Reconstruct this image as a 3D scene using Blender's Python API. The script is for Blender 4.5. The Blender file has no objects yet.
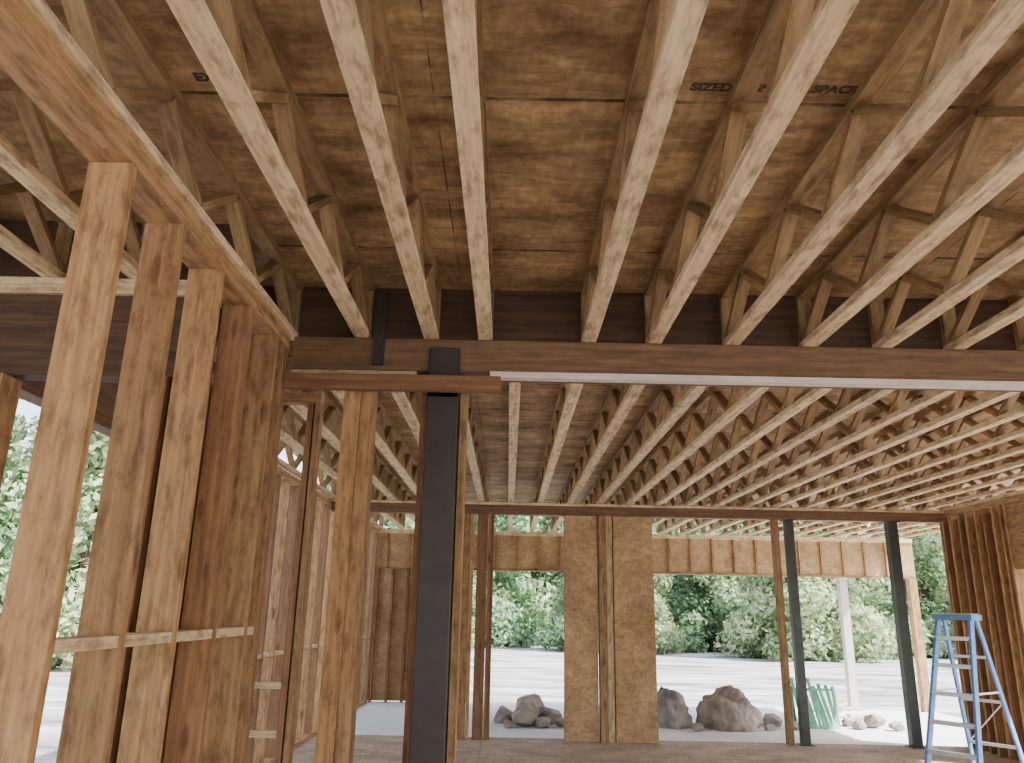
import bpy, bmesh, math, random
from mathutils import Vector, Matrix, noise
random.seed(7)
C=bpy.context.scene.collection

# ---------------------------------------------------------------- materials
def newmat(name):
    m=bpy.data.materials.new(name); m.use_nodes=True
    nt=m.node_tree; b=nt.nodes['Principled BSDF']; return m,nt,b
def N(nt,t,**kw):
    n=nt.nodes.new(t)
    for k,v in kw.items(): setattr(n,k,v)
    return n
def ramp(nt,stops):
    r=N(nt,'ShaderNodeValToRGB'); e=r.color_ramp.elements
    while len(e)<len(stops): e.new(0.5)
    for i,(p,c) in enumerate(stops):
        e[i].position=p; e[i].color=(*c,1)
    return r
def mix(nt,a,b,fac,mode='MIX'):
    m=N(nt,'ShaderNodeMix',data_type='RGBA',blend_type=mode)
    L=nt.links
    for sock,v in ((m.inputs[6],a),(m.inputs[7],b),(m.inputs[0],fac)):
        if isinstance(v,bpy.types.NodeSocket): L.new(v,sock)
        elif isinstance(v,(int,float)): sock.default_value=v
        else: sock.default_value=(*v,1)
    return m.outputs[2]
def noise_n(nt,vec,scale,detail=3,rough=0.55):
    n=N(nt,'ShaderNodeTexNoise'); n.inputs['Scale'].default_value=scale
    n.inputs['Detail'].default_value=detail; n.inputs['Roughness'].default_value=rough
    nt.links.new(vec,n.inputs['Vector']); return n.outputs['Fac']
def mapping(nt,vec,sc):
    m=N(nt,'ShaderNodeMapping'); m.inputs['Scale'].default_value=sc
    nt.links.new(vec,m.inputs['Vector']); return m.outputs[0]

def lumber(name,dark,mid,light,rough=0.75,knots=0.6,stain=0.35):
    m,nt,b=newmat(name); L=nt.links
    a=N(nt,'ShaderNodeAttribute',attribute_name='gc')
    r=N(nt,'ShaderNodeAttribute',attribute_name='rnd')
    g=mapping(nt,a.outputs['Vector'],(1.2,28,28))
    n1=noise_n(nt,g,1.6,5,0.6)
    c=ramp(nt,[(0.28,dark),(0.5,mid),(0.72,light)]); L.new(n1,c.inputs[0])
    n2=noise_n(nt,mapping(nt,a.outputs['Vector'],(3,9,9)),2.4,5,0.7)
    s=ramp(nt,[(0.36,(0.30,0.26,0.23)),(0.54,(1,1,1))]); L.new(n2,s.inputs[0])
    col=mix(nt,c.outputs[0],s.outputs[0],stain,'MULTIPLY')
    v=N(nt,'ShaderNodeTexVoronoi'); v.inputs['Scale'].default_value=1.0
    L.new(mapping(nt,a.outputs['Vector'],(2.6,9,9)),v.inputs['Vector'])
    k=ramp(nt,[(0.0,(0.16,0.08,0.04)),(0.13,(0.4,0.25,0.15)),(0.2,(1,1,1))]); L.new(v.outputs['Distance'],k.inputs[0])
    col=mix(nt,col,k.outputs[0],knots,'MULTIPLY')
    t=ramp(nt,[(0.0,(0.68,0.63,0.58)),(0.5,(1,0.97,0.94)),(1.0,(1.18,1.14,1.06))]); L.new(r.outputs['Fac'],t.inputs[0])
    col=mix(nt,col,t.outputs[0],1.0,'MULTIPLY')
    L.new(col,b.inputs['Base Color']); b.inputs['Roughness'].default_value=rough
    bp=N(nt,'ShaderNodeBump'); bp.inputs['Strength'].default_value=0.25; bp.inputs['Distance'].default_value=0.004
    L.new(n1,bp.inputs['Height']); L.new(bp.outputs[0],b.inputs['Normal'])
    return m
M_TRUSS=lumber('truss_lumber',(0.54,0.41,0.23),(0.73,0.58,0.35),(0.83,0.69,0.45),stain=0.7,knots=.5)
M_WEB_SHADE=lumber('truss_web_shaded',(0.25,0.165,0.08),(0.36,0.25,0.125),(0.45,0.33,0.18),stain=0.5)  # browner truss wood, with the shade between the chords put into its colour
M_STUD=lumber('fir_stud',(0.27,0.15,0.062),(0.41,0.245,0.11),(0.52,0.335,0.165),stain=0.65)
M_RED=lumber('fir_stud_dark',(0.155,0.075,0.033),(0.24,0.125,0.057),(0.33,0.185,0.088))
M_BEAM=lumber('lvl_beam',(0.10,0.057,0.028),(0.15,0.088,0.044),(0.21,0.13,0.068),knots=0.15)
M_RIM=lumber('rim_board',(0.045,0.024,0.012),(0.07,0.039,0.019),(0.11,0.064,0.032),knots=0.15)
M_PALE=lumber('primed_board',(0.62,0.58,0.54),(0.74,0.70,0.66),(0.84,0.80,0.76),knots=0.0,stain=0.2)

def osb(name,c1,c2,c3,sx=4.88/2,sy=1.22,oy=0.0,seam=0.9,stain=0.6,axis='XY',streak=0.0):
    m,nt,b=newmat(name); L=nt.links
    tc=N(nt,'ShaderNodeTexCoord'); o=tc.outputs['Object']
    v=N(nt,'ShaderNodeTexVoronoi'); v.inputs['Scale'].default_value=1.0
    L.new(mapping(nt,o,(16,46,30)),v.inputs['Vector'])
    w=N(nt,'ShaderNodeTexVoronoi'); w.inputs['Scale'].default_value=1.0
    L.new(mapping(nt,o,(44,18,30)),w.inputs['Vector'])
    sep=N(nt,'ShaderNodeSeparateColor'); L.new(v.outputs['Color'],sep.inputs[0])
    sep2=N(nt,'ShaderNodeSeparateColor'); L.new(w.outputs['Color'],sep2.inputs[0])
    ad=N(nt,'ShaderNodeMath',operation='ADD'); L.new(sep.outputs[0],ad.inputs[0]); L.new(sep2.outputs[1],ad.inputs[1])
    hf=N(nt,'ShaderNodeMath',operation='MULTIPLY'); L.new(ad.outputs[0],hf.inputs[0]); hf.inputs[1].default_value=0.5
    c=ramp(nt,[(0.1,c1),(0.5,c2),(0.9,c3)]); L.new(hf.outputs[0],c.inputs[0])
    n=noise_n(nt,mapping(nt,o,(1,1.5,1)),1.8,8,0.72)
    s=ramp(nt,[(0.36,(0.40,0.31,0.22)),(0.5,(0.88,0.83,0.76)),(0.64,(1.4,1.37,1.28))]); L.new(n,s.inputs[0])
    col=mix(nt,c.outputs[0],s.outputs[0],stain,'MULTIPLY')
    if streak:
        n3=noise_n(nt,mapping(nt,o,(.7,5,1)),1.6,6,0.75)
        s3=ramp(nt,[(0.32,(0.30,0.23,0.17)),(0.52,(1,1,1)),(0.7,(1.2,1.18,1.12))]); L.new(n3,s3.inputs[0])
        col=mix(nt,col,s3.outputs[0],streak,'MULTIPLY')
    if seam:
        sp=N(nt,'ShaderNodeSeparateXYZ'); L.new(o,sp.inputs[0])
        def line(sock,off,per,wd):
            a=N(nt,'ShaderNodeMath',operation='ADD'); L.new(sock,a.inputs[0]); a.inputs[1].default_value=off+100*per
            f=N(nt,'ShaderNodeMath',operation='MODULO'); L.new(a.outputs[0],f.inputs[0]); f.inputs[1].default_value=per
            l=N(nt,'ShaderNodeMath',operation='LESS_THAN'); L.new(f.outputs[0],l.inputs[0]); l.inputs[1].default_value=wd
            return l.outputs[0]
        l1=line(sp.outputs[axis[0]],0.3,sx,0.006); l2=line(sp.outputs[axis[1]],oy,sy,0.018)
        mx=N(nt,'ShaderNodeMath',operation='MAXIMUM'); L.new(l1,mx.inputs[0]); L.new(l2,mx.inputs[1])
        nm=noise_n(nt,mapping(nt,o,(2.5,2.5,1)),2,3)
        rm=ramp(nt,[(0.4,(.25,.25,.25)),(0.55,(1,1,1))]); L.new(nm,rm.inputs[0])
        ml=N(nt,'ShaderNodeMath',operation='MULTIPLY'); L.new(mx.outputs[0],ml.inputs[0]); L.new(rm.outputs[0],ml.inputs[1])
        ml2=N(nt,'ShaderNodeMath',operation='MULTIPLY'); L.new(ml.outputs[0],ml2.inputs[0]); ml2.inputs[1].default_value=seam
        col=mix(nt,col,(0.05,0.03,0.02),ml2.outputs[0])
    L.new(col,b.inputs['Base Color']); b.inputs['Roughness'].default_value=0.8
    return m
M_DECK=osb('osb_deck',(0.36,0.25,0.13),(0.45,0.32,0.175),(0.53,0.395,0.23),oy=-3.6+3*1.22,stain=0.85,streak=.55)
M_FLOOR=osb('osb_subfloor',(0.33,0.25,0.19),(0.42,0.32,0.25),(0.50,0.39,0.31),stain=0.5)
M_OSBW=osb('osb_wall',(0.35,0.225,0.11),(0.45,0.30,0.155),(0.54,0.38,0.205),seam=0,stain=0.5)

def simple(name,col,rough=0.6,metal=0.0,var=0.15,sc=8):
    m,nt,b=newmat(name); L=nt.links
    tc=N(nt,'ShaderNodeTexCoord')
    n=noise_n(nt,tc.outputs['Object'],sc,4)
    d=tuple(max(0,x*(1-var*2)) for x in col); l=tuple(min(1,x*(1+var)) for x in col)
    r=ramp(nt,[(0.3,d),(0.7,l)]); L.new(n,r.inputs[0]); L.new(r.outputs[0],b.inputs['Base Color'])
    b.inputs['Roughness'].default_value=rough; b.inputs['Metallic'].default_value=metal
    return m
M_STEEL=simple('black_painted_steel',(0.035,0.029,0.024),0.5,0.1)
M_STEELG=simple('green_grey_steel',(0.05,0.06,0.055),0.45,0.3)
M_BLUE=simple('blue_fiberglass',(0.10,0.24,0.52),0.4,0,0.1)
M_ALU=simple('aluminium',(0.62,0.64,0.66),0.35,0.6,0.05)
M_GREY=simple('grey_tarp',(0.34,0.32,0.31),0.8,0,0.3,3)
M_TAN=simple('tan_rock',(0.36,0.31,0.27),0.9,0,0.3,4)
M_GREEN=simple('green_wrap',(0.10,0.38,0.24),0.6,0,0.2)
M_INK=simple('worn_black_ink',(0.09,0.065,0.04),0.8,0,0.9,60)
M_CONC=simple('pale_concrete',(0.74,0.75,0.79),0.85,0,0.06,2)
def gravel():
    m,nt,b=newmat('shade_dappled_gravel'); L=nt.links
    o=N(nt,'ShaderNodeTexCoord').outputs['Object']
    n=noise_n(nt,mapping(nt,o,(.22,.7,1)),1.2,7,.7)
    r=ramp(nt,[(.38,(.12,.115,.12)),(.50,(.30,.30,.315)),(.60,(.52,.52,.54))]); L.new(n,r.inputs[0])  # dark patches paint dappled shadow bands into the gravel colour
    L.new(r.outputs[0],b.inputs['Base Color']); b.inputs['Roughness'].default_value=.95
    f=noise_n(nt,o,9,6,.8); bp=N(nt,'ShaderNodeBump'); bp.inputs['Distance'].default_value=.05; bp.inputs['Strength'].default_value=.6
    L.new(f,bp.inputs['Height']); L.new(bp.outputs[0],b.inputs['Normal']); return m
M_GRAVEL=gravel()
M_BARK=simple('bark',(0.09,0.06,0.04),0.9,0,0.3)
def leafmat():
    m,nt,b=newmat('leaves'); L=nt.links
    a=N(nt,'ShaderNodeAttribute',attribute_name='rnd'); oi=N(nt,'ShaderNodeObjectInfo')
    r=ramp(nt,[(0.0,(0.10,0.18,0.08)),(0.5,(0.27,0.37,0.20)),(1.0,(0.52,0.60,0.39))]); L.new(a.outputs['Fac'],r.inputs[0])
    r2=ramp(nt,[(0.0,(0.75,0.92,0.88)),(1.0,(1.2,1.12,1.1))]); L.new(oi.outputs['Random'],r2.inputs[0])
    col=mix(nt,r.outputs[0],r2.outputs[0],1.0,'MULTIPLY')
    L.new(col,b.inputs['Base Color']); b.inputs['Roughness'].default_value=0.55
    tr=N(nt,'ShaderNodeBsdfTranslucent'); L.new(col,tr.inputs[0])
    ms=N(nt,'ShaderNodeMixShader'); ms.inputs[0].default_value=0.4
    L.new(b.outputs[0],ms.inputs[1]); L.new(tr.outputs[0],ms.inputs[2])
    L.new(ms.outputs[0],nt.nodes['Material Output'].inputs[0]); return m
M_LEAF=leafmat()

# ---------------------------------------------------------------- board builder
class B:
    def __init__(s): s.v=[];s.f=[];s.gc=[];s.r=[];s.mi=[];s.mats=[]
    def mat(s,m):
        if m not in s.mats: s.mats.append(m)
        return s.mats.index(m)
    def box(s,c,size,mat,R=None,rnd=None):
        c=Vector(c); h=Vector(size)/2; i0=len(s.v)
        L=max(range(3),key=lambda k:size[k]); o=[k for k in range(3) if k!=L]
        off=Vector((random.uniform(0,50),random.uniform(0,50),random.uniform(0,50)))
        rr=random.random() if rnd is None else rnd
        for x in(-1,1):
            for y in(-1,1):
                for z in(-1,1):
                    p=Vector((x*h.x,y*h.y,z*h.z))
                    s.gc.append(Vector((p[L],p[o[0]],p[o[1]]))+off); s.r.append(rr)
                    s.v.append(c+(R@p if R else p))
        k=s.mat(mat)
        for f in((0,1,3,2),(4,6,7,5),(0,4,5,1),(2,3,7,6),(0,2,6,4),(1,5,7,3)):
            s.f.append([i0+j for j in f]); s.mi.append(k)
    def span(s,x0,x1,y0,y1,z0,z1,mat,rnd=None):
        s.box(((x0+x1)/2,(y0+y1)/2,(z0+z1)/2),(abs(x1-x0),abs(y1-y0),abs(z1-z0)),mat,None,rnd)
    def beam(s,p,q,w,t,mat,side=(1,0,0),rnd=None):
        p=Vector(p);q=Vector(q); d=(q-p); l=d.length; d.normalize()
        sx=Vector(side); sx=(sx-d*sx.dot(d)).normalized(); n=d.cross(sx)
        R=Matrix((sx,d,n)).transposed()
        s.box((p+q)/2,(w,l,t),mat,R,rnd)
    def mesh(s,name):
        me=bpy.data.meshes.new(name); me.from_pydata([tuple(v) for v in s.v],[],s.f)
        for m in s.mats: me.materials.append(m)
        me.polygons.foreach_set('material_index',s.mi)
        a=me.attributes.new('gc','FLOAT_VECTOR','POINT'); a.data.foreach_set('vector',[x for g in s.gc for x in g])
        b=me.attributes.new('rnd','FLOAT','POINT'); b.data.foreach_set('value',s.r)
        me.update(); return me
    def obj(s,name,loc=(0,0,0),rot=0,bevel=0.0):
        o=bpy.data.objects.new(name,s.mesh(name)); C.objects.link(o); o.location=loc; o.rotation_euler=(0,0,rot)
        if bevel:
            bm=o.modifiers.new('bevel','BEVEL'); bm.width=bevel; bm.segments=1; bm.limit_method='ANGLE'
        return o

JB=3.02; DK=3.35; T=0.038
# ---------------------------------------------------------------- floor trusses
def truss(name,y0,y1,xs,step=0.36,variants=4):
    meshes=[]; hw=.038
    for k in range(variants):
        b=B(); l=y1-y0
        b.span(-hw,hw,0,l,0,T,M_TRUSS,random.uniform(.3,.95)); b.span(-hw,hw,0,l,DK-JB-T,DK-JB-.001,M_WEB_SHADE)
        b.span(-hw,hw,0,T,T,DK-JB-T,M_WEB_SHADE); b.span(-hw,hw,l-T,l,T,DK-JB-T,M_WEB_SHADE)
        n=int(round((l-2*T)/step)); 
        if n%2: n+=1
        st=(l-2*T)/n; lo=T+.012; hi=DK-JB-T-.012
        for i in range(n):
            a,c=(lo,hi) if i%2==0 else (hi,lo)
            b.beam((0,T+i*st+.01,a),(0,T+(i+1)*st-.01,c),.062,.032,M_WEB_SHADE)
        meshes.append(b.mesh(name))
    for i,x in enumerate(xs):
        o=bpy.data.objects.new('floor_truss',meshes[i%variants]); C.objects.link(o); o.location=(x,y0,JB)
XA=[-1.24,-.83,-.45,-.15,.42,.78,1.21,1.64,2.05,2.45,2.86,3.27,3.67,4.08,4.5,4.9,5.3,5.7,6.03]
truss('floor_truss',-2.9,4.13,XA)
XL=[-1.72,-2.12,-2.53,-2.94,-3.34,-3.75,-4.16,-4.56,-4.93]
truss('floor_truss',-2.9,3.38,XL)
XB=[0.02+.407*k for k in range(-6,15)]+[6.03]
truss('floor_truss',4.17,10.88,XB)
XC=[0.02+.407*k for k in range(-6,19)]
truss('floor_truss',10.9,15.0,XC)

b=B()
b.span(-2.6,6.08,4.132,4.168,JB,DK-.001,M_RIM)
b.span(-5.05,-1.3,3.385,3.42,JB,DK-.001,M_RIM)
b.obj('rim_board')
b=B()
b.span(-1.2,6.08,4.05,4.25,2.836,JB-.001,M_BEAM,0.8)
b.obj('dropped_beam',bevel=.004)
b=B(); b.span(-.12,6.0,4.035,4.10,2.803,2.835,M_PALE); b.obj('trim_1')
b=B()
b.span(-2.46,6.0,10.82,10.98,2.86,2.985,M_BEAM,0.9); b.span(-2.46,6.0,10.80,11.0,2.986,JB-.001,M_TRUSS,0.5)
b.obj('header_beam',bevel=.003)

# ---------------------------------------------------------------- deck & floor
def slab(name,parts,mat):
    b=B()
    for p in parts: b.span(*p,mat)
    return b.obj(name)
ceil=slab('ceiling',[(-5.1,7.7,-3.0,3.44,DK,DK+.02),(-2.62,7.7,3.44,15.1,DK,DK+.02)],M_DECK)
slab('floor',[(-5.1,6.14,-3.0,3.44,-.03,0),(-2.62,6.14,3.44,11.05,-.03,0)],M_FLOOR)
slab('porch_slab',[(-2.62,7.7,11.05,15.2,-.08,-.02)],M_CONC)
bm=bmesh.new(); bmesh.ops.create_grid(bm,x_segments=60,y_segments=60,size=110)
for v in bm.verts: v.co.z=0.05*noise.noise(v.co*0.3)
me=bpy.data.meshes.new('ground'); bm.to_mesh(me); bm.free(); me.materials.append(M_GRAVEL)
g=bpy.data.objects.new('ground',me); C.objects.link(g); g.location=(0,20,-.2)

for x,t,sz in((-1.72,'T&G 23/32',.06),(-1.12,'EXP 1',.06),(.60,'SIZED FOR',.055),(1.02,'SPACING',.055),(2.2,'SUBFLOOR',.055)):
    cu=bpy.data.curves.new('deck_stamp','FONT'); cu.body=t; cu.size=sz; cu.offset=.003; cu.materials.append(M_INK)
    o=bpy.data.objects.new('deck_stamp',cu); C.objects.link(o); o.parent=ceil
    o.location=(x,2.32,DK-.002); o.rotation_euler=(math.pi,0,0)

# ---------------------------------------------------------------- left stud wall (runs away from the camera)
def stud_wall_y(name,x0,x1,ys,y0,y1,mat,topz=JB,blocks=(),rmix=None,bottom=True,tone={}):
    b=B()
    b.span(x0,x1,y0,y1,topz-T-.001,topz-.001,mat,.6); b.span(x0,x1,y0,y1,topz-2*T-.002,topz-T-.002,mat,.5)
    if bottom: b.span(x0,x1,y0,y1,0.0,T,mat)
    ys=sorted(ys)
    for i,y in enumerate(ys):
        m=mat if rmix is None else (M_RED if i in rmix else mat)
        b.span(x0,x1,y-T/2,y+T/2,T,topz-2*T-.002,m,tone.get(i))
    for z,w in blocks:
        for a,c in zip(ys[:-1],ys[1:]):
            if .12<c-a<.6: b.span(x1-w,x1-.004,a+T/2,c-T/2,z-T/2,z+T/2,M_TRUSS,.4)
    return b
ys=[-2.8,-2.4,-2.0,-1.6,-1.2,-.8,-.4,.4]+[2.21+.406*k for k in range(0,5)]
b=stud_wall_y('wall_left',-1.36,-1.22,ys+[3.98,4.03],-2.9,4.05,M_STUD,blocks=((1.48,.09),),rmix={11,14},tone={8:.7,9:.25,10:.65,11:1.0,12:.4,13:.2})
b.obj('wall_left',bevel=.002)
b=B()
Y0,Y1=3.3,3.44
b.span(-5.1,-1.37,Y0,Y1,JB-T,JB-.001,M_TRUSS,.4); b.span(-5.1,-1.37,Y0,Y1,JB-2*T-.001,JB-T-.001,M_TRUSS,.3)
b.span(-5.1,-1.37,Y0+.02,Y1-.02,2.56,JB-2*T-.002,M_RIM,.9)
for x in(-1.39,-1.45,-1.54,-2.26,-4.62,-4.70,-5.06): b.span(x-T/2,x+T/2,Y0,Y1,T,2.56,M_RED if x>-1.6 else M_STUD)
b.span(-2.24,-1.56,Y0+.03,Y1-.03,.88,.918,M_STUD,.3); b.span(-2.24,-1.56,Y0+.03,Y1-.03,.40,.438,M_STUD,.3)
b.span(-5.1,-4.6,Y0,Y1,0,T,M_STUD); b.span(-2.28,-1.37,Y0,Y1,0,T,M_STUD)
b.obj('wall_left_front')
ysl=[-2.88,-2.0,-1.95,.0,.05,1.2,1.25,2.9,2.95,3.27]
stud_wall_y('x',-5.1,-4.96,ysl,-2.9,3.29,M_STUD).obj('wall_far_left')
ys2=[3.46,5.46,5.50]+[5.9+.406*k for k in range(0,23)]+[15.0]
b=stud_wall_y('x',-2.6,-2.46,ys2,3.445,15.06,M_STUD,blocks=((1.1,.09),),rmix=set(range(1,30,2)))
b.span(-2.59,-2.47,3.48,5.44,2.62,JB-2*T-.003,M_BEAM)
b.obj('wall_left_rear')
b=B()
for x in(-2.1,-1.72,-1.38,-1.33): b.span(x-T/2,x+T/2,5.2,5.29,T,JB-2*T,M_RED if x in(-1.72,-1.38) else M_STUD)
b.span(-2.45,-1.31,5.2,5.29,JB-2*T,JB-.001,M_STUD); b.span(-2.45,-1.31,5.2,5.29,0,T,M_STUD)
for z in(1.12,.84): b.span(-2.45,-1.40,5.19,5.225,z-T/2,z+T/2,M_TRUSS,.2)
b.obj('wall_partition')
# ---------------------------------------------------------------- posts at dropped beam
b=B()
b.span(-.905,-.815,4.07,4.21,0,2.785,M_STUD,.95); b.span(-.813,-.745,4.07,4.21,0,2.785,M_STUD,.5)
b.obj('wood_post',bevel=.003)
b=B()
b.span(-.45,-.285,4.02,4.045,2.68,2.96,M_STEEL)
b.span(-.45,-.285,4.02,4.22,0.012,2.80,M_STEEL); b.span(-.49,-.25,4.0,4.25,0,.012,M_STEEL)
b.span(-.45,-.285,4.02,4.25,2.80,2.83,M_STEEL)
b.obj('steel_column',bevel=.004)
b=B()
b.span(-.278,-.242,4.10,4.24,0.013,2.79,M_STUD,.3)
b.obj('furring_stud')
b=B()
b.span(-.494,-.456,4.12,4.24,0.013,2.79,M_RED)
b.obj('furring_stud')
b=B(); b.span(-1.2,-.06,3.955,3.998,2.70,2.785,M_RED,.3); b.obj('ledger_board',bevel=.002)
b=B(); b.span(-1.2,-.52,4.06,4.22,2.79,2.834,M_TRUSS,.2); b.obj('bearing_plate')
b=B(); b.span(-.76,-.70,4.02,4.045,2.86,3.28,M_STEEL); b.obj('steel_strap')

# ---------------------------------------------------------------- rear wall (y 10.9)
W=B(); RY0,RY1=10.83,10.97
W.span(-.66,-.52,RY0,RY0+T,0,2.858,M_STUD,.1); W.span(-.515,-.477,RY0,RY1,0,2.858,M_STUD,.9)
W.span(-.43,-.29,RY0,RY0+T,0,2.858,M_RED,.2); W.span(-.285,-.247,RY0,RY1,0,2.858,M_RED,.7); W.span(-.245,-.207,RY0,RY1,0,2.858,M_RED,.1)
for x0,x1 in((.76,1.2),(1.42,1.96)):
    W.span(x0,x1,RY0-.012,RY0,0,2.858,M_OSBW); W.span(x0,x1,RY1,RY1+.012,0,2.858,M_OSBW)
    W.span(x0,x0+T,RY0,RY1,0,2.858,M_STUD); W.span(x1-T,x1,RY0,RY1,0,2.858,M_STUD)
W.span(1.22,1.31,RY0-.06,RY1,0,2.858,M_STUD,.2); W.span(1.315,1.40,RY0-.05,RY1,0,2.858,M_TRUSS,.0)
W.span(3.63,3.70,RY0,RY1,0,2.858,M_STUD,.1)
W.obj('wall_back',bevel=.002)
def steelpost(x,y,w):
    b=B(); b.span(-w/2,w/2,-w/2,w/2,.012,2.845,M_STEELG); b.span(-w*.8,w*.8,-w*.8,w*.8,0,.012,M_STEELG); b.span(-w*.8,w*.8,-w*.8,w*.8,2.845,2.857,M_STEELG)
    b.obj('steel_post',(x,y,0),bevel=.003)
steelpost(3.86,10.9,.11); steelpost(5.28,10.9,.13)
W=B()
W.span(-2.46,7.6,14.95,15.05,2.33,JB-.08,M_OSBW); W.span(-2.46,7.6,14.93,15.07,JB-.079,JB-.001,M_TRUSS)
W.span(-2.46,7.6,14.93,15.07,2.29,2.33,M_STUD)
W.span(-2.45,-.7,14.98,15.0,0,2.29,M_OSBW)
for k in range(7): W.span(-2.44+k*.28,-2.40+k*.28,14.86,14.979,-.02,2.289,M_RED)
W.span(6.16,6.30,14.93,15.07,-.02,2.289,M_PALE,.3)
W.span(7.46,7.6,14.93,15.07,-.02,2.289,M_STUD,.6)
for k in range(24): W.span(-2.3+k*.407,-2.262+k*.407,14.90,14.949,2.331,JB-.081,M_STUD)
W.obj('wall_porch')
# ---------------------------------------------------------------- right wall
W=B()
W.span(6.0,6.14,-2.9,11.0,JB-T-.001,JB-.001,M_STUD); W.span(6.0,6.14,-2.9,11.0,JB-2*T-.001,JB-T-.002,M_STUD)
for y in(10.96,10.9,10.72,10.5,10.33,10.12,9.95,9.75,9.6,9.5): W.span(6.0,6.14,y-T/2,y+T/2,0,JB-2*T-.002,M_STUD if y not in(10.9,10.5,9.95) else M_RED)
for a,c in((5.0,9.48),(-1.5,4.0)):
    W.span(6.02,6.12,a,c,2.17,JB-2*T-.002,M_STUD,.2)
for y in(4.98,4.9,4.6,4.2,4.02,-1.52,-1.9,-2.3,-2.7,-2.88,1.2): W.span(6.0,6.14,y-T/2,y+T/2,0,2.17 if y==1.2 else JB-2*T-.002,M_STUD)
W.span(6.142,6.155,9.5,11.0,0,2.9,M_OSBW)
W.obj('wall_right')
W=B()
W.span(-5.1,6.14,-3.0,-2.91,JB-2*T,JB-.001,M_STUD); W.span(-5.1,6.14,-2.99,-2.92,2.75,JB-2*T-.001,M_BEAM)
for x in(-5.05,-1.3,-1.2,2.4,2.5,6.05): W.span(x-T/2,x+T/2,-3.0,-2.91,0,2.75,M_STUD)
W.obj('wall_rear')

# ---------------------------------------------------------------- stepladder
def ladder():
    H=1.62; b=B()
    def P(s,front,z):
        w=.27-(.27-.17)*z/H; y=(-.52 if front else .50)*(1-z/H)+(-.05 if front else .05)*z/H
        return Vector((s*w,y,z))
    for s in(-1,1):
        for fr in(1,0):
            b.beam(P(s,fr,0.03),P(s,fr,H-.03),.028 if fr else .024,.085 if fr else .065,M_BLUE)
            b.beam(P(s,fr,0),P(s,fr,.05),.04,.09,M_STEEL)
    for k in range(1,6):
        z=k*.28; p=P(-1,1,z);q=P(1,1,z)
        b.beam(p,q,.09,.022,M_ALU,side=(0,1,0))
        b.beam(p+Vector((0,-.04,-.015)),q+Vector((0,-.04,-.015)),.006,.03,M_ALU,side=(0,1,0))
    for z in(.3,.75,1.2):
        b.beam(P(-1,0,z),P(1,0,z),.03,.03,M_ALU,side=(0,1,0))
    b.beam(P(-1,0,.3),P(1,0,.75),.02,.012,M_ALU,side=(0,1,0))
    for s in(-1,1):
        b.beam(P(s,1,.85),P(s,0,.85),.012,.02,M_ALU)
    b.span(-.21,.21,-.12,.12,H-.04,H+.02,M_BLUE); b.span(-.19,.19,-.10,.10,H+.02,H+.03,M_ALU)
    return b.obj('stepladder',(4.92,8.9,0),math.radians(-55),bevel=.003)
ladder()

# ---------------------------------------------------------------- piles outside
def lump(name,loc,size,mat,seed,rough=.28,fold=0):
    bm=bmesh.new(); bmesh.ops.create_icosphere(bm,subdivisions=5,radius=1)
    o=Vector((seed*7.1,seed*3.3,seed))
    for v in bm.verts:
        d=1+rough*noise.noise(v.co*1.6+o)+rough*.6*abs(noise.noise(v.co*3.7+o))+rough*.25*noise.noise(v.co*9+o)
        c=v.co*d; z=max(c.z,-.25)
        v.co=Vector((c.x*size[0],c.y*size[1],(z+.25)*size[2]))
    me=bpy.data.meshes.new(name); bm.to_mesh(me); bm.free(); me.materials.append(mat)
    for p in me.polygons: p.use_smooth=True
    ob=bpy.data.objects.new(name,me); C.objects.link(ob); ob.location=loc
    return ob
def faceted_rocks(name,items,mat,z=-.02):
    bm=bmesh.new()
    for (x,y,r,sd) in items:
        rs=random.Random(sd)
        pts=[Vector((rs.gauss(0,1),rs.gauss(0,1),rs.gauss(0,1))).normalized()*rs.uniform(.8,1.1) for _ in range(22)]
        vs=[bm.verts.new((x+p.x*r,y+p.y*r,z+max(0,(p.z+.6)*r*.75))) for p in pts]
        bmesh.ops.convex_hull(bm,input=vs)
    me=bpy.data.meshes.new(name); bm.to_mesh(me); bm.free(); me.materials.append(mat)
    ob=bpy.data.objects.new(name,me); C.objects.link(ob); return ob
lump('tarp_covered_pile',(3.32,12.5,-.02),(.42,.35,.42),M_TAN,1)
lump('tarp_covered_pile',(2.45,12.6,-.02),(.30,.30,.38),M_GREY,5)
faceted_rocks('rock_pile',[(.25,12.3,.26,1),(.62,12.5,.22,2),(-.02,12.6,.2,3),(.35,12.9,.34,4),(.8,12.2,.12,5),(.05,12.1,.1,6),(.55,12.15,.14,14)],M_TAN)
faceted_rocks('rubble_pile',[(2.75,12.1,.10,7),(4.0,12.7,.18,8),(4.25,12.4,.12,9),(3.85,12.3,.1,12)],M_GREY)
faceted_rocks('rubble_pile',[(5.3,12.6,.13,10),(5.6,12.8,.18,11),(5.25,12.9,.12,12),(5.8,12.5,.12,13)],M_GREY)
b=B()
for i in range(9):
    x=4.45+i*.062; b.beam((x,12.55,-.02),(x+random.uniform(-.04,.04),12.95,.62+random.uniform(-.12,.12)),.05,.02,M_GREEN)
b.beam((4.4,12.78,.0),(4.4,12.9,.55),.04,.04,M_GREEN); b.beam((5.05,12.78,0),(5.05,12.9,.55),.04,.04,M_GREEN); b.beam((4.38,12.9,.5),(5.07,12.9,.5),.04,.03,M_GREEN,side=(0,1,0))
b.obj('green_panel_rack')
b=B()
for i in range(5): b.box((5.6+random.uniform(-.3,.4),13.9+random.uniform(-.2,.2),.0+i*.04),(random.uniform(.3,.7),.12,.038),M_PALE,Matrix.Rotation(random.uniform(-.5,.5),3,'Z'))
b.obj('scrap_board_stack')
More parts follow.
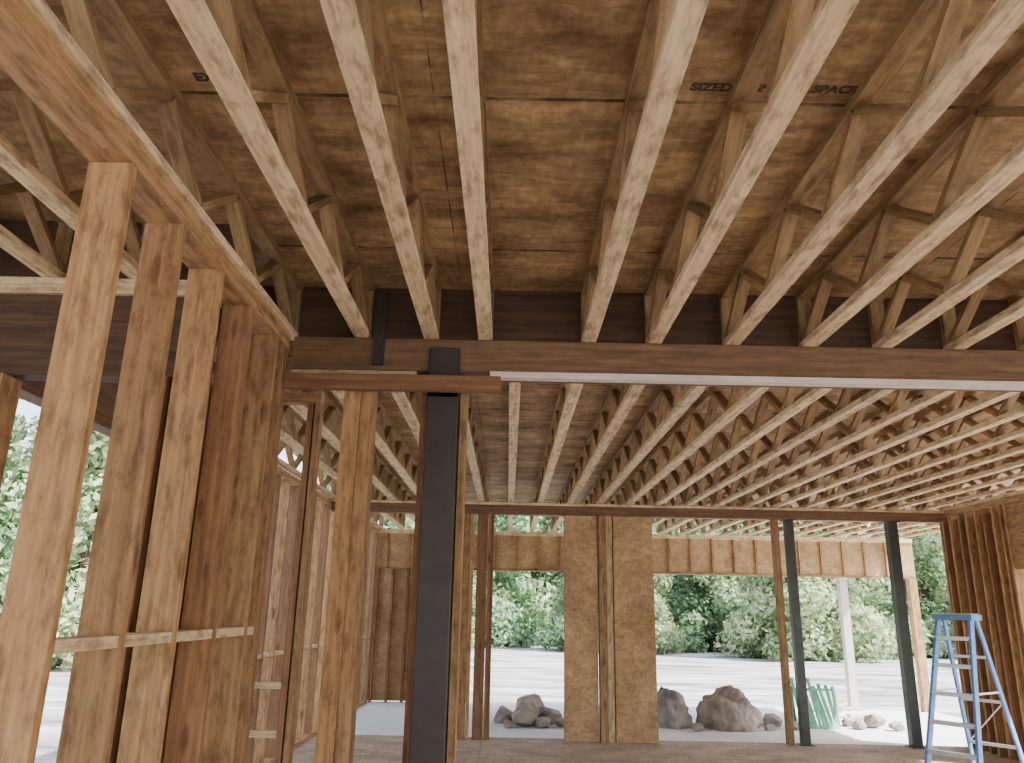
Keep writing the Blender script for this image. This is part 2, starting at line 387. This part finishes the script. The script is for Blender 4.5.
# ---------------------------------------------------------------- trees
def tree_mesh(seed,w=2.6,h=8.0,n=60,per=330):
    rs=random.Random(seed); v=[];f=[];r=[]
    for c in range(n):
        zz=rs.uniform(.2,h) if c>14 else rs.uniform(.1,1.6); ww=w*(1-.55*(zz/h)**1.6)
        a=rs.uniform(0,2*math.pi); d=ww*math.sqrt(rs.random())
        cc=Vector((d*math.cos(a),d*math.sin(a),zz)); rad=rs.uniform(.6,1.05); tone=rs.uniform(-.28,.28)
        for _ in range(per):
            u=Vector((rs.gauss(0,1),rs.gauss(0,1),rs.gauss(0,1))).normalized(); p=cc+u*rad*rs.uniform(.6,1.08)
            if p.z<.05: continue
            nrm=(u+Vector((rs.gauss(0,1),rs.gauss(0,1),rs.gauss(0,1)))*.5).normalized()
            t=nrm.orthogonal().normalized(); t.rotate(Matrix.Rotation(rs.uniform(0,6.28),3,nrm)); q=nrm.cross(t)
            s=rs.uniform(.06,.13); i=len(v)
            v+= [p-t*s*1.4,p-q*s*.7,p+t*s*1.4,p+q*s*.7]; f.append((i,i+1,i+2,i+3))
            val=min(1,max(0,.5+tone+rs.gauss(0,.2))); r+= [val]*4
    nl=len(f)
    k=8
    for j in range(5):
        z=j*h*.2; rr=.2*(1-j*.2)+.03
        for i in range(k):
            v.append(Vector((rr*math.cos(2*math.pi*i/k),rr*math.sin(2*math.pi*i/k),z))); r.append(.3)
    b0=nl*4
    for j in range(4):
        for i in range(k): f.append((b0+j*k+i,b0+j*k+(i+1)%k,b0+(j+1)*k+(i+1)%k,b0+(j+1)*k+i))
    me=bpy.data.meshes.new('tree'); me.from_pydata([tuple(x) for x in v],[],f)
    me.materials.append(M_LEAF); me.materials.append(M_BARK)
    me.polygons.foreach_set('material_index',[0]*nl+[1]*(len(f)-nl))
    a=me.attributes.new('rnd','FLOAT','POINT'); a.data.foreach_set('value',r); return me
TM=[tree_mesh(1),tree_mesh(2,2.2,9),tree_mesh(3,2.9,6.0)]
def tree(x,y,s,i):
    o=bpy.data.objects.new('tree',TM[i%3]); C.objects.link(o); o.location=(x,y,-.2); o.rotation_euler=(0,0,random.uniform(0,6.28)); o.scale=(s,s,s*random.uniform(.85,1.15))
i=0
for k in range(20):
    tree(-24+k*3.4+random.uniform(-.9,.9),38+random.uniform(-3,3),random.uniform(.7,1.15),i); i+=1
for k in range(16):
    tree(-26+k*4.4+random.uniform(-.6,.6),46+random.uniform(-2,2),random.uniform(1.2,1.5),i); i+=1
for x,y in((-27,4),(-26,8),(-27,12),(-24,15),(-21,18),(-18,20),(-15.5,22.5),(-13,24),(-11,27)):
    tree(x+random.uniform(-.8,.8),y,random.uniform(.85,1.15),i); i+=1
for k in range(9):
    tree(33+random.uniform(-2,2),8+k*3.4,random.uniform(.8,1.0),i); i+=1

# ---------------------------------------------------------------- light
w=bpy.data.worlds.new('World'); bpy.context.scene.world=w; w.use_nodes=True; nt=w.node_tree
bg=nt.nodes['Background']
sky=nt.nodes.new('ShaderNodeTexSky'); sky.sky_type='NISHITA'; sky.sun_disc=False; sky.sun_elevation=math.radians(45); sky.sun_rotation=math.radians(105)
sky.air_density=1.0; sky.dust_density=3.0
mx=nt.nodes.new('ShaderNodeMix'); mx.data_type='RGBA'; mx.inputs[0].default_value=.35; mx.inputs[7].default_value=(5,5,5,1)
nt.links.new(sky.outputs[0],mx.inputs[6]); nt.links.new(mx.outputs[2],bg.inputs[0]); bg.inputs[1].default_value=.9
sl=bpy.data.lights.new('sun','SUN'); sl.energy=26; sl.angle=math.radians(1.0); sl.color=(1,.95,.88)
so=bpy.data.objects.new('sun',sl); C.objects.link(so)
so.rotation_euler=Vector((.85,-.35,1.0)).to_track_quat('Z','Y').to_euler()

# ---------------------------------------------------------------- camera
cd=bpy.data.cameras.new('camera'); cam=bpy.data.objects.new('camera',cd); C.objects.link(cam)
cd.sensor_width=36; cd.lens=780/1024*36; cd.clip_end=500
cam.matrix_world=Matrix.Translation((0,0,1.6))@Matrix.Rotation(math.radians(90+16.3),4,'X')@Matrix.Rotation(math.radians(1.1),4,'Z')
bpy.context.scene.camera=cam
